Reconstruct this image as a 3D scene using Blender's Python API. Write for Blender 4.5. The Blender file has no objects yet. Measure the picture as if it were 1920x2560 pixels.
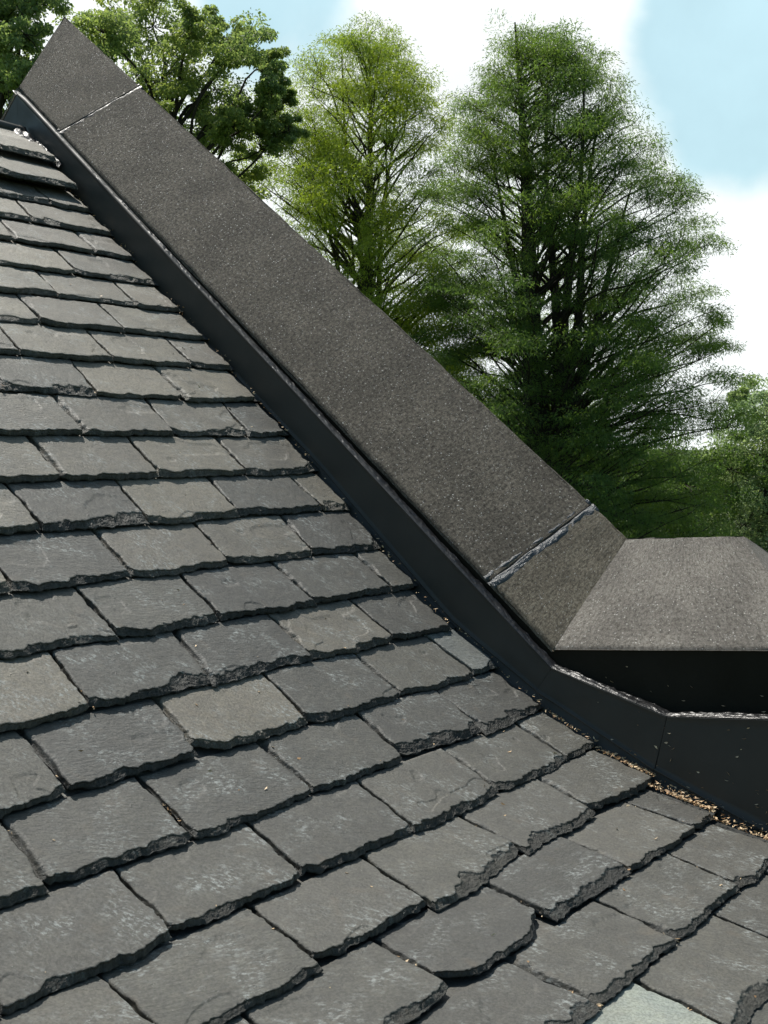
import bpy, math, random
import numpy as np
from mathutils import Vector, Matrix

# ------------------------------------------------------------------ camera, sky, sun, exposure
U = 0.18                                   # one slate exposure in metres; distances below are in exposures
scene = bpy.context.scene
COL = scene.collection
Rm = np.array([[0.6422325, 0.0506147, 0.7648369], [0.7665099, -0.0424079, -0.6408309], [0.0, 0.9978175, -0.0660324]])
cam_d = bpy.data.cameras.new("camera")
cam = bpy.data.objects.new("camera", cam_d)
COL.objects.link(cam)
r_, u_, f_ = Rm[:, 0], Rm[:, 1], Rm[:, 2]
cam.matrix_world = Matrix(((r_[0], u_[0], -f_[0], 0), (r_[1], u_[1], -f_[1], 0), (r_[2], u_[2], -f_[2], 0), (0, 0, 0, 1)))
cam_d.sensor_fit = 'VERTICAL'
cam_d.sensor_height = 36.0
cam_d.lens = 36.0 * 2641.0 / 2560.0
cam_d.clip_start = 0.02
cam_d.clip_end = 3000
scene.camera = cam
scene.view_settings.view_transform = 'Standard'
scene.view_settings.look = 'None'
scene.view_settings.exposure = 0.0
scene.view_settings.gamma = 1.0

SUN = Vector((0.08, -0.43, 0.90)).normalized()
sun_d = bpy.data.lights.new("sun", 'SUN')
sun_d.energy = 5.0
sun_d.angle = math.radians(0.5)
sun_d.color = (1.0, 0.955, 0.88)
sun = bpy.data.objects.new("sun", sun_d)
sun.rotation_euler = SUN.to_track_quat('Z', 'Y').to_euler()
COL.objects.link(sun)

world = bpy.data.worlds.new("World")
scene.world = world
world.use_nodes = True
W = world.node_tree
W.nodes.clear()


def wn(t, **kw):
    n = W.nodes.new(t)
    for k, v in kw.items():
        setattr(n, k, v)
    return n


def wm(op, a, b=None, c=None):
    n = wn('ShaderNodeMath', operation=op)
    for i, x in enumerate((a, b, c)):
        if x is None:
            continue
        if isinstance(x, (int, float)):
            n.inputs[i].default_value = x
        else:
            W.links.new(x, n.inputs[i])
    return n.outputs[0]


sky = wn('ShaderNodeTexSky')
sky.sky_type = 'NISHITA'
sky.sun_disc = False
sky.sun_elevation = math.asin(SUN.z)
sky.sun_rotation = math.atan2(SUN.x, SUN.y)
sky.air_density = 1.0
sky.dust_density = 0.6
sky.ozone_density = 0.6
bg = wn('ShaderNodeBackground')
bg.inputs['Strength'].default_value = 0.10
tint = wn('ShaderNodeMix', data_type='RGBA', blend_type='MULTIPLY')
tint.inputs[0].default_value = 1.0
W.links.new(sky.outputs[0], tint.inputs[6])
tint.inputs[7].default_value = (0.92, 1.07, 0.98, 1)
W.links.new(tint.outputs[2], bg.inputs[0])
tc = wn('ShaderNodeTexCoord')
nz = wn('ShaderNodeTexNoise')
nz.inputs['Scale'].default_value = 3.2
nz.inputs['Detail'].default_value = 7
nz.inputs['Roughness'].default_value = 0.5
nz.inputs['Distortion'].default_value = 0.25
W.links.new(tc.outputs['Generated'], nz.inputs['Vector'])
val = wm('MULTIPLY_ADD', nz.outputs[0], 1.7, -0.35)
# clear gaps between the clouds, given as directions in the world


def gap(d, lo, hi, amt):
    n = wn('ShaderNodeVectorMath', operation='DOT_PRODUCT')
    W.links.new(tc.outputs['Generated'], n.inputs[0])
    n.inputs[1].default_value = Vector(d).normalized()
    mr = wn('ShaderNodeMapRange', interpolation_type='SMOOTHSTEP')
    W.links.new(n.outputs['Value'], mr.inputs[0])
    mr.inputs[1].default_value = lo
    mr.inputs[2].default_value = hi
    mr.inputs[3].default_value = 0
    mr.inputs[4].default_value = amt
    return mr.outputs[0]


# broad bank of cloud ahead of the camera
val = wm('ADD', val, gap((0.75, -0.6, 0.25), 0.55, 0.92, 0.22))
for d, lo, hi, amt in (((0.890, -0.335, 0.330), 0.9880, 1.0, 0.46), ((0.915, -0.352, 0.235), 0.9960, 0.9996, 0.22),
                       ((0.664, -0.666, 0.36), 0.9965, 0.9998, 0.27), ((0.93, -0.35, 0.135), 0.9975, 0.9998, 0.19),
                       ((0.59, -0.70, 0.40), 0.9975, 0.9998, 0.2)):
    val = wm('SUBTRACT', val, gap(d, lo, hi, amt))
mr = wn('ShaderNodeMapRange', interpolation_type='SMOOTHSTEP')
W.links.new(val, mr.inputs[0])
mr.inputs[1].default_value = 0.36
mr.inputs[2].default_value = 0.62
mr.inputs[3].default_value = 0.62
bgc = wn('ShaderNodeBackground')
thin = wn('ShaderNodeMix', data_type='RGBA')
thin.inputs[6].default_value = (0.72, 1.0, 1.05, 1)
thin.inputs[7].default_value = (0.95, 1.0, 1.0, 1)
W.links.new(wm('MULTIPLY_ADD', mr.outputs[0], 2.63, -1.63), thin.inputs[0])
W.links.new(thin.outputs[2], bgc.inputs['Color'])
nz2 = wn('ShaderNodeTexNoise')
nz2.inputs['Scale'].default_value = 5.5
nz2.inputs['Detail'].default_value = 6
W.links.new(tc.outputs['Generated'], nz2.inputs['Vector'])
W.links.new(wm('MULTIPLY_ADD', nz2.outputs[0], 0.9, 0.68), bgc.inputs['Strength'])
mixw = wn('ShaderNodeMixShader')
W.links.new(wm('MULTIPLY', mr.outputs[0], gap((0.75, -0.6, 0.3), 0.35, 0.80, 1.0)), mixw.inputs[0])
W.links.new(bg.outputs[0], mixw.inputs[1])
W.links.new(bgc.outputs[0], mixw.inputs[2])
wo = wn('ShaderNodeOutputWorld')
W.links.new(mixw.outputs[0], wo.inputs[0])

# ------------------------------------------------------------------ helpers
rng = np.random.default_rng(11)
random.seed(5)


def hash2(ix, iy, seed):
    h = (ix.astype(np.int64) * 374761393 + iy.astype(np.int64) * 668265263 + seed * 1442695041) & 0xffffffff
    h = ((h ^ (h >> 13)) * 1274126177) & 0xffffffff
    h = (h ^ (h >> 16)) & 0xffffffff
    return h / 4294967295.0


def vnoise(x, y, seed=0):
    x0, y0 = np.floor(x), np.floor(y)
    fx, fy = x - x0, y - y0
    fx, fy = fx * fx * (3 - 2 * fx), fy * fy * (3 - 2 * fy)
    a, b = hash2(x0, y0, seed), hash2(x0 + 1, y0, seed)
    c, d = hash2(x0, y0 + 1, seed), hash2(x0 + 1, y0 + 1, seed)
    return (a * (1 - fx) + b * fx) * (1 - fy) + (c * (1 - fx) + d * fx) * fy


def fbm(x, y, seed=0, o=4):
    s, a, t = 0, 0.5, 0
    for i in range(o):
        s = s + a * vnoise(x * 2 ** i + 17.3 * i, y * 2 ** i - 9.1 * i, seed + i * 7)
        t += a
        a *= 0.5
    return s / t


def smooth(x):
    x = np.clip(x, 0, 1)
    return x * x * (3 - 2 * x)


def mesh_obj(name, v, f, mat, parent=None, smooth_sh=False, uv=None, kind=None, chip=None):
    me = bpy.data.meshes.new(name)
    v = np.asarray(v, dtype=np.float64)
    f = np.asarray(f, dtype=np.int32) if not isinstance(f, list) else f
    if isinstance(f, np.ndarray):
        n, k = f.shape
        me.vertices.add(len(v))
        me.vertices.foreach_set('co', v.ravel())
        me.loops.add(n * k)
        me.loops.foreach_set('vertex_index', f.ravel())
        me.polygons.add(n)
        me.polygons.foreach_set('loop_start', np.arange(0, n * k, k, dtype=np.int32))
        if uv is not None:
            l = me.uv_layers.new(name='UVMap')
            l.data.foreach_set('uv', np.asarray(uv, float)[f.ravel()].ravel())
        if chip is not None:
            me.attributes.new('chip', 'FLOAT', 'POINT').data.foreach_set('value', np.asarray(chip, np.float32))
        me.update(calc_edges=True)
        me.validate()
    else:
        me.from_pydata([tuple(p) for p in v], [], [tuple(q) for q in f])
        me.update()
    me.materials.append(mat)
    if smooth_sh:
        me.polygons.foreach_set('use_smooth', [True] * len(me.polygons))
    o = bpy.data.objects.new(name, me)
    COL.objects.link(o)
    if parent is not None:
        o.parent = parent
        o.matrix_parent_inverse = parent.matrix_world.inverted() if False else Matrix.Translation(-parent.location)
    if kind:
        o['kind'] = kind
    return o


def tag(o, label=None, cat=None, group=None, kind=None):
    if label:
        o['label'] = label
    if cat:
        o['category'] = cat
    if group:
        o['group'] = group
    if kind:
        o['kind'] = kind
    return o


def empty(name, loc, label, cat, group=None):
    o = bpy.data.objects.new(name, None)
    o.location = loc
    o.empty_display_size = 0.1
    COL.objects.link(o)
    return tag(o, label, cat, group)


def grid_faces(nu, nv, off=0, flip=False):
    i, j = np.meshgrid(np.arange(nu - 1), np.arange(nv - 1), indexing='ij')
    a = (i * nv + j).ravel() + off
    q = np.stack([a, a + nv, a + nv + 1, a + 1], 1)
    return q[:, ::-1] if flip else q


class Mat:
    def __init__(s, name):
        s.m = bpy.data.materials.new(name)
        s.m.use_nodes = True
        s.t = s.m.node_tree
        s.p = s.t.nodes['Principled BSDF']
        s.out = s.t.nodes['Material Output']

    def n(s, t, **kw):
        x = s.t.nodes.new(t)
        ins = kw.pop('ins', {})
        for k, v in kw.items():
            setattr(x, k, v)
        for k, v in ins.items():
            s.set(x.inputs[k], v)
        return x

    def set(s, inp, v):
        if hasattr(v, 'is_output'):
            s.t.links.new(v, inp)
        else:
            inp.default_value = v

    def noise(s, vec, scale, detail=4, rough=0.5, dist=0.0):
        x = s.n('ShaderNodeTexNoise', ins={'Scale': scale, 'Detail': detail, 'Roughness': rough, 'Distortion': dist})
        if vec is not None:
            s.t.links.new(vec, x.inputs['Vector'])
        return x.outputs['Fac']

    def vor(s, vec, scale, feature='F1', rnd=1.0):
        x = s.n('ShaderNodeTexVoronoi', feature=feature, ins={'Scale': scale, 'Randomness': rnd})
        s.t.links.new(vec, x.inputs['Vector'])
        return x

    def mapr(s, v, a, b, c=0.0, d=1.0, smooth=True):
        x = s.n('ShaderNodeMapRange', interpolation_type='SMOOTHSTEP' if smooth else 'LINEAR',
                ins={0: v, 1: a, 2: b, 3: c, 4: d})
        return x.outputs[0]

    def mix(s, fac, a, b, blend='MIX'):
        x = s.n('ShaderNodeMix', data_type='RGBA', blend_type=blend)
        s.set(x.inputs[0], fac)
        s.set(x.inputs[6], a)
        s.set(x.inputs[7], b)
        return x.outputs[2]

    def math(s, op, a, b=None):
        x = s.n('ShaderNodeMath', operation=op)
        s.set(x.inputs[0], a)
        if b is not None:
            s.set(x.inputs[1], b)
        return x.outputs[0]

    def map(s, vec, scale, rot=(0, 0, 0)):
        x = s.n('ShaderNodeMapping', ins={'Scale': scale, 'Rotation': rot})
        s.t.links.new(vec, x.inputs[0])
        return x.outputs[0]

    def bump(s, h, strength, dist, prev=None):
        x = s.n('ShaderNodeBump', ins={'Strength': strength, 'Distance': dist, 'Height': h})
        if prev is not None:
            s.t.links.new(prev, x.inputs['Normal'])
        return x.outputs[0]

    def coord(s, w='Object'):
        return s.n('ShaderNodeTexCoord').outputs[w]


def slate_mat(name, base_a, base_b, bloom=1.0, warm=(0.068, 0.064, 0.051, 1)):
    M = Mat(name)
    uv = M.coord('UV')
    info = M.n('ShaderNodeObjectInfo')
    off = M.n('ShaderNodeVectorMath', operation='SCALE', ins={0: (13.1, 7.7, 3.3)})
    M.t.links.new(info.outputs['Random'], off.inputs['Scale'])
    add = M.n('ShaderNodeVectorMath', operation='ADD')
    M.t.links.new(uv, add.inputs[0])
    M.t.links.new(off.outputs[0], add.inputs[1])
    v = add.outputs[0]
    rot = M.n('ShaderNodeVectorRotate', rotation_type='Z_AXIS')
    M.t.links.new(v, rot.inputs['Vector'])
    M.t.links.new(M.mapr(info.outputs['Random'], 0, 1, 0.2, 1.3, False), rot.inputs['Angle'])
    vr = rot.outputs[0]
    streak = M.noise(M.map(vr, (1.5, 9.0, 1)), 3.0, 6, 0.62)
    blot = M.noise(v, 1.6, 4, 0.55)
    fine = M.noise(v, 34, 4, 0.65)
    col = M.mix(M.mapr(blot, 0.3, 0.7), base_a, base_b)
    col = M.mix(M.mapr(info.outputs['Random'], 0.0, 1.0, 0.0, 0.65, False), col, warm)
    col = M.mix(M.mapr(streak, 0.42, 0.75, 0.0, 0.30), col, (0.12, 0.122, 0.11, 1))
    col = M.mix(M.mapr(fine, 0.42, 0.60, 0.0, 0.8), col, M.mix(1.0, col, (0.60, 0.61, 0.59, 1), 'MULTIPLY'))
    mot = M.noise(v, 8, 6, 0.7, 0.2)
    col = M.mix(M.mapr(mot, 0.42, 0.62, 0.0, 0.6), col, M.mix(1.0, col, (1.35, 1.33, 1.25, 1), 'MULTIPLY'))
    vary = M.math('FRACT', M.math('MULTIPLY', info.outputs['Random'], 37.7))
    vc = M.n('ShaderNodeCombineColor', ins={0: M.mapr(vary, 0, 1, 0.78, 1.3, False), 1: M.mapr(vary, 0, 1, 0.78, 1.28, False), 2: M.mapr(vary, 0, 1, 0.80, 1.25, False)})
    col = M.mix(1.0, col, vc.outputs[0], 'MULTIPLY')
    # rust tinted weathering
    rust = M.noise(v, 2.7, 3, 0.5, 0.4)
    col = M.mix(M.mapr(rust, 0.58, 0.8, 0.0, 0.30), col, (0.15, 0.115, 0.075, 1))
    # chalky bloom: broken, streaky patches
    big = M.mapr(M.noise(v, 2.1, 3, 0.5, 0.3), 0.44, 0.70)
    brk = M.mapr(M.noise(M.map(vr, (1.0, 1.7, 1)), 13, 8, 0.8), 0.49, 0.62)
    bl = M.math('MULTIPLY', M.math('MULTIPLY', big, brk), 0.85 * bloom)
    col = M.mix(bl, col, (0.33, 0.355, 0.34, 1))
    spk = M.vor(v, 26)
    spm = M.mapr(spk.outputs['Distance'], 0.06, 0.13, 1.0, 0.0)
    sel = M.mapr(M.n('ShaderNodeSeparateColor', ins={0: spk.outputs['Color']}).outputs[0], 0.9, 0.93)
    col = M.mix(M.math('MULTIPLY', M.math('MULTIPLY', spm, sel), 0.75), col, (0.45, 0.46, 0.43, 1))
    geo = M.n('ShaderNodeNewGeometry')
    chip = M.n('ShaderNodeAttribute', attribute_name='chip').outputs['Fac']
    rag = M.noise(M.map(v, (1.0, 1.0, 1)), 24, 5, 0.7)
    chip_shade = M.math('MULTIPLY', M.mapr(chip, 0.15, 0.6), M.mapr(rag, 0.35, 0.6, 0.55, 1.0))
    col = M.mix(chip_shade, col, M.mix(1.0, col, (0.50, 0.50, 0.45, 1), 'MULTIPLY'))  # micro-shadows of the chipped edges painted in as a darker base colour
    M.t.links.new(col, M.p.inputs['Base Color'])
    M.set(M.p.inputs['Roughness'], M.mapr(fine, 0.2, 0.8, 0.50, 0.68))
    M.p.inputs['Specular IOR Level'].default_value = 1.0
    b = M.bump(M.noise(M.map(vr, (1.0, 3.0, 1)), 9, 8, 0.74), 0.75, 0.006)
    b = M.bump(M.noise(v, 60, 4, 0.8), 0.5, 0.0016, b)
    cr = M.noise(M.map(vr, (1.0, 2.4, 1)), 2.2, 3, 0.5, 0.5)
    cr = M.mapr(M.math('ABSOLUTE', M.math('SUBTRACT', cr, 0.44)), 0.0, 0.006, 0.0, 1.0)
    crm = M.mapr(M.noise(v, 3.7, 2, 0.5), 0.50, 0.56)
    b = M.bump(M.math('MAXIMUM', cr, M.math('SUBTRACT', 1.0, crm)), 0.5, 0.002, b)
    b = M.bump(M.math('MULTIPLY', rag, M.mapr(chip, 0.1, 0.4)), 1.0, 0.012, b)
    M.t.links.new(b, M.p.inputs['Normal'])
    return M.m


m_slate = slate_mat('weathered_slate', (0.037, 0.037, 0.030, 1), (0.066, 0.064, 0.053, 1))  # base colour darkened to paint the weaker sheen of the lower courses
m_slate_warm_sheen = slate_mat('brownish_slate_painted_sheen', (0.088, 0.082, 0.064, 1), (0.155, 0.142, 0.112, 1), 1.0, (0.165, 0.145, 0.108, 1))  # brown tint is the slate's own; extra lightness paints in grazing sheen
m_slate_pale = slate_mat('pale_green_slate', (0.26, 0.30, 0.27, 1), (0.36, 0.37, 0.30, 1), 0.6, (0.38, 0.42, 0.36, 1))
m_slate_blue = slate_mat('blue_grey_slate', (0.085, 0.098, 0.100, 1), (0.135, 0.145, 0.135, 1), 0.8, (0.15, 0.16, 0.155, 1))


def stone_mat(name, dark, light, speck, striate, bstr):
    M = Mat(name)
    uv = M.coord('UV')
    pits = M.noise(M.map(uv, striate), 11, 9, 0.80)
    grain = M.noise(uv, 17, 8, 0.85)
    cloud = M.noise(uv, 0.9, 4, 0.55)
    col = M.mix(M.mapr(grain, 0.38, 0.62), dark, light)
    col = M.mix(M.mapr(cloud, 0.38, 0.62, 0.0, 0.7), col, M.mix(1.0, col, (0.62, 0.62, 0.62, 1), 'MULTIPLY'))
    pk = M.mapr(M.noise(M.map(uv, (1.6, 0.7, 1)), 6, 5, 0.7, 0.3), 0.56, 0.66)
    col = M.mix(M.math('MULTIPLY', pk, 0.55), col, M.mix(1.0, col, (0.45, 0.44, 0.42, 1), 'MULTIPLY'))
    col = M.mix(M.mapr(M.noise(uv, 2.4, 4, 0.6, 0.3), 0.55, 0.8, 0, 0.35), col, (0.16, 0.14, 0.11, 1))
    pm = M.mapr(pits, 0.40, 0.52, 1.0, 0.0)
    col = M.mix(M.math('MULTIPLY', pm, 0.7), col, M.mix(1.0, col, (0.35, 0.33, 0.31, 1), 'MULTIPLY'))
    vo = M.vor(uv, 15)
    sel = M.mapr(M.n('ShaderNodeSeparateColor', ins={0: vo.outputs['Color']}).outputs[1], 0.72, 0.76)
    dot = M.mapr(vo.outputs['Distance'], 0.10, 0.22, 1.0, 0.0)
    sp = M.math('MULTIPLY', M.math('MULTIPLY', sel, dot), speck)
    vo2 = M.vor(uv, 34)
    sel2 = M.mapr(M.n('ShaderNodeSeparateColor', ins={0: vo2.outputs['Color']}).outputs[0], 0.84, 0.87)
    sp2 = M.math('MULTIPLY', M.math('MULTIPLY', sel2, M.mapr(vo2.outputs['Distance'], 0.15, 0.35, 1.0, 0.0)), 0.8 * speck)
    sp = M.math('MAXIMUM', sp, sp2)
    col = M.mix(sp, col, (0.95, 0.93, 0.88, 1))
    M.t.links.new(col, M.p.inputs['Base Color'])
    M.set(M.p.inputs['Roughness'], M.mapr(sp, 0, 0.5, 0.8, 0.35))
    M.p.inputs['Specular IOR Level'].default_value = 0.4
    b = M.bump(pits, bstr, 0.03)
    b = M.bump(grain, 1.0, 0.012, b)
    M.t.links.new(b, M.p.inputs['Normal'])
    return M.m


m_stone = stone_mat('coping_stone_tooled', (0.085, 0.073, 0.058, 1), (0.44, 0.39, 0.31, 1), 1.0, (2.2, 0.7, 1), 1.0)
m_stone_c = stone_mat('ribbed_coping_stone', (0.15, 0.128, 0.095, 1), (0.56, 0.49, 0.37, 1), 0.8, (3.4, 0.45, 1), 1.0)
m_stone_b = stone_mat('kneeler_stone_tooled', (0.25, 0.228, 0.198, 1), (0.52, 0.475, 0.415, 1), 0.9, (1.6, 1.0, 1), 0.45)


def simple(name, col, rough, spec=0.5, metal=0.0, bump=None, coat=0.0):
    M = Mat(name)
    c = M.coord()
    n = M.noise(c, 6, 4, 0.6)
    M.t.links.new(M.mix(M.mapr(n, 0.3, 0.7, 0, 0.5), col, tuple(x * 0.72 for x in col[:3]) + (1,)), M.p.inputs['Base Color'])
    M.set(M.p.inputs['Roughness'], M.mapr(M.noise(c, 11, 3, 0.5), 0.3, 0.7, rough * 0.85, min(1, rough * 1.15)))
    M.p.inputs['Specular IOR Level'].default_value = spec
    M.p.inputs['Metallic'].default_value = metal
    if bump:
        M.t.links.new(M.bump(M.noise(c, bump[0], 5, 0.6), bump[1], bump[2]), M.p.inputs['Normal'])
    return M.m


m_metal = simple('dark_bronze_sheet', (0.062, 0.060, 0.053, 1), 0.50, 0.35, 0.0, (3.0, 0.15, 0.003))
m_step = simple('weathered_lead_flashing', (0.05, 0.052, 0.05, 1), 0.45, 0.5, 0.0, (6.0, 0.2, 0.003))
m_wall = simple('tar_coated_masonry', (0.030, 0.025, 0.018, 1), 0.9, 0.15, 0.0, (60, 0.4, 0.004))
m_deck = simple('roofing_felt', (0.012, 0.012, 0.012, 1), 0.95, 0.2)
m_tar = simple('glossy_roof_cement', (0.010, 0.010, 0.011, 1), 0.38, 0.65, 0.0, (90, 0.5, 0.004))
m_seal = simple('weathered_joint_sealant', (0.06, 0.068, 0.075, 1), 0.34, 0.6, 0.0, (70, 1.0, 0.008))
m_masonry = simple('grey_stone_masonry', (0.20, 0.185, 0.16, 1), 0.85, 0.3, 0.0, (12, 0.5, 0.01))
m_ground = simple('mown_grass', (0.045, 0.075, 0.022, 1), 0.9, 0.2, 0.0, (20, 0.6, 0.03))

# ------------------------------------------------------------------ roof profile (y, z) of every course line, in exposures
P = [[-21.049, 5.645], [-20.246, 5.049], [-19.451, 4.443], [-18.657, 3.835], [-17.863, 3.226], [-17.071, 2.617], [-16.28, 2.004], [-15.499, 1.38], [-14.728, 0.743], [-13.967, 0.095], [-13.208, -0.557], [-12.444, -1.202], [-11.67, -1.835], [-10.88, -2.448], [-10.074, -3.041], [-9.249, -3.606], [-8.39, -4.117], [-7.483, -4.538], [-6.533, -4.849], [-5.56, -5.082], [-4.582, -5.289], [-3.605, -5.505]]
PR = {k + 1: np.array(p) for k, p in enumerate(P)}
for k in (0, -1, -2):
    PR[k] = PR[k + 1] + np.array([-0.80, 0.595])
for k in range(23, 27):
    PR[k] = PR[k - 1] + np.array([0.975, -0.222])
TM = 0.10


def xflash(y):
    return 13.9 + 0.3 * np.clip((-8.3 - y) / 14.9, 0, 1.1)


def tn(k):
    t = PR[k - 1] - PR[k]
    t = t / np.linalg.norm(t)
    n = np.array([-t[1], t[0]])
    if n[1] < 0:
        n = -n
    return t, n


JT = {1: ([(12.95, .0)], 13.98), 2: ([(13.06, 0.03)], 14.04), 3: ([(12.1, 0.12)], 14.02), 4: ([(11.24, 0.1), (13.06, -0.01)], 14.0), 5: ([(12.05, 0.07)], 13.98),
      6: ([(11.11, 0.05), (12.83, 0.07)], 13.95), 7: ([(10.29, -0.02), (11.99, -0.01)], 13.88), 8: ([(9.38, 0.04), (11.17, -0.01), (12.89, 0.03)], 13.88),
      9: ([(8.58, -0.07), (10.26, 0.06), (12.07, -0.04)], 13.82), 10: ([(9.48, -0.03), (11.23, 0.03), (12.89, 0.09)], 13.88),
      11: ([(8.59, -0.02), (10.33, -0.02), (12.14, -0.01)], 13.88), 12: ([(7.8, -0.07), (9.54, -0.02), (11.31, 0.0), (13.24, -0.12)], 13.9),
      13: ([(6.89, -0.02), (8.65, -0.04), (10.4, -0.01), (12.16, 0.04)], 13.86), 14: ([(7.82, -0.05), (9.49, -0.03), (11.36, -0.11), (13.18, -0.06)], 13.8),
      15: ([(6.88, 0.01), (8.63, 0.08), (10.47, -0.05), (12.26, -0.08)], 13.70), 16: ([(6.05, -0.06), (7.75, 0.04), (9.57, -0.01), (11.4, -0.06), (13.2, -0.11)], 13.86),
      17: ([(5.24, 0.03), (6.95, -0.05), (8.74, -0.07), (10.43, 0.03), (12.19, 0.01)], 13.80), 18: ([(5.95, 0.02), (7.66, 0.02), (9.44, 0.05), (11.21, 0.04), (12.98, 0.06)], 13.82),
      19: ([(5.17, -0.02), (6.88, 0.02), (8.52, 0.02), (10.38, -0.08), (12.09, 0.03)], 13.78), 20: ([(7.66, -0.02), (9.52, -0.07), (11.17, 0.04), (12.96, -0.07)], 13.58),
      21: ([(6.9, 0.0), (8.61, -0.08), (10.29, 0.04), (12.01, 0.11)], 13.52), 22: ([(7.65, 0.0), (9.34, 0.0), (11.25, 0.03), (12.8, 0.0)], 13.5),
      23: ([(8.55, 0.0), (10.3, 0.0), (12.0, 0.0)], 13.5), 24: ([(9.4, 0), (11.1, 0), (12.8, 0)], 13.5)}
XLEFT = {1: 12.4, 2: 11.9, 3: 11.4, 4: 10.95, 5: 10.45, 6: 10.0, 7: 9.5, 8: 9.05, 9: 8.6, 10: 8.15, 11: 7.65, 12: 7.2, 13: 6.75, 14: 6.25, 15: 5.8,
         16: 5.3, 17: 4.8, 18: 4.2, 19: 4.2, 20: 5.3, 21: 6.5, 22: 7.6, 23: 8.5, 24: 10.2}
roof = empty('slate_roof', (12.0 * U, -9 * U, -4.5 * U),
             'dark grey weathered slate roof sweeping from a steep top to a shallow foot beside the wall', 'roof')


def slate_mesh(k, xl, skl, xr, skr, seed, cutl=0.0, cutr=0.0, cutlw=0.3, cutrw=0.3, T=0.07, near=1.0, drop=0.0, wide=1.0, right_rough=0.0):
    t, n = tn(k)
    nu = int(30 + 90 * near)
    nr = int(10 + 24 * near)
    e = np.linspace(0, 1, 9)[:-1] ** 1.5 * 0.06
    u = np.concatenate([e, np.linspace(0.06, 0.94, nu), 1 - e[::-1]])
    sv = np.concatenate([np.linspace(0, 0.36, nr) ** 1.0, np.linspace(0.36, 1.04, int(10 + 16 * near))[1:], [1.5, 2.0]])
    Uu, Sv = np.meshgrid(u, sv, indexing='ij')
    w = xr - xl
    xx0 = xl + Uu * w
    # lower outline
    low = (fbm(xx0[:, :1] * 1.3, xx0[:, :1] * 0 + seed, seed, 2) - 0.5) * 0.10 + (fbm(xx0[:, :1] * 9, xx0[:, :1] * 0, seed + 3, 3) - 0.5) * 0.06 + (fbm(xx0[:, :1] * 30, xx0[:, :1] * 0, seed + 5, 2) - 0.5) * 0.022
    low = low + drop * (1 - Uu[:, :1])
    dl, dr = Uu[:, :1] * w, (1 - Uu[:, :1]) * w
    low = low + cutl * np.clip(1 - dl / max(cutlw, 1e-3), 0, 1) ** 1.2 + cutr * np.clip(1 - dr / max(cutrw, 1e-3), 0, 1) ** 1.2
    S = Sv + low * np.clip(1 - Sv / 0.5, 0, 1)
    ed = (fbm(S * 5, S * 0 + 3, seed + 9, 3) - 0.5) * 0.05
    ed2 = (fbm(S * 5, S * 0 + 8, seed + 19, 3) - 0.5) * (0.05 + right_rough)
    X = xl + skl * S + (w + (skr - skl) * S) * Uu + ed * (1 - Uu) + ed2 * Uu
    # distances to edges
    db = Sv + 0 * X
    dls = Uu * w
    drs = (1 - Uu) * w
    wob = fbm(xx0 * 4.2, S * 4.2, seed + 31, 4)
    wb = wide * (0.045 + 0.12 * np.clip(fbm(xx0 * 2.3, xx0 * 0, seed + 41, 3) * 2.0 - 0.8, 0, 1) + 0.10 * (wob - 0.45))
    wl = 0.015 + 0.10 * np.clip(fbm(S * 1.7, S * 0, seed + 51, 2) * 2.0 - 1.0, 0, 1) + 0.035 * (wob - 0.42)
    wr = 0.02 + 0.05 * (wob - 0.3)
    q = np.minimum(np.minimum(db / np.maximum(wb, 0.01), dls / np.maximum(wl, 0.01)), drs / np.maximum(wr, 0.008))
    q = q + (fbm(xx0 * 11, S * 11, seed + 61, 3) - 0.5) * 0.75
    lam = np.floor(np.clip(q, 0, 1) * 3.999) / 4 * 0.85 + np.clip(q, 0, 1) * 0.15
    lam = np.where(q >= 1, 1, lam)
    hmin = 0.26
    hT = T * (hmin + (1 - hmin) * np.clip(lam, 0, 1))
    und = (fbm(xx0 * 0.9, S * 0.9, seed + 71, 3) - 0.5) * 0.020 + (fbm(xx0 * 4, S * 4, seed + 73, 3) - 0.5) * 0.006
    # cleft steps across the face
    cl = fbm(xx0 * 1.1, S * 1.6, seed + 81, 3)
    step = np.where(cl > 0.69, -0.011, 0.0)
    hb = -TM * S
    htop = hb + hT + (und + step) * np.clip(q, 0, 1)
    htop = np.where(Sv > 1.02, np.minimum(htop, hb + T * 0.8) - 0.012, htop)
    Y = PR[k][0] + t[0] * S + n[0] * htop
    Z = PR[k][1] + t[1] * S + n[1] * htop
    Yb = PR[k][0] + t[0] * S + n[0] * hb
    Zb = PR[k][1] + t[1] * S + n[1] * hb
    NU, NV = X.shape
    top = np.stack([X, Y, Z], -1).reshape(-1, 3)
    bot = np.stack([X, Yb, Zb], -1)
    uvt = np.stack([X, S], -1).reshape(-1, 2)
    f = [grid_faces(NU, NV, 0)]
    v = [top]
    uvs = [uvt]
    ch = [(np.clip(1.15 - q, 0, 1) * np.where(db / np.maximum(wb, 0.01) < 1.6, 1.0, 0.35)).ravel()]
    off = len(top)

    def skirt(ti, bi, uvq, flip):
        nonlocal off
        m = len(ti)
        v.append(bi)
        uvs.append(uvq + 0.05)
        ch.append(np.ones(len(bi)))
        a = np.arange(m - 1)
        q = np.stack([ti[:-1], ti[1:], a + 1 + off, a + off], 1)
        f.append(q[:, ::-1] if flip else q)
        off += m
    idx = np.arange(NU * NV).reshape(NU, NV)
    und_ = (fbm(X[:, 0] * 16, X[:, 0] * 0, seed + 91, 3) - 0.35) * 0.05
    bot[:, 0, 1] += t[0] * und_
    bot[:, 0, 2] += t[1] * und_
    skirt(idx[:, 0], bot[:, 0], np.stack([X[:, 0], S[:, 0]], -1), True)
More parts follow.
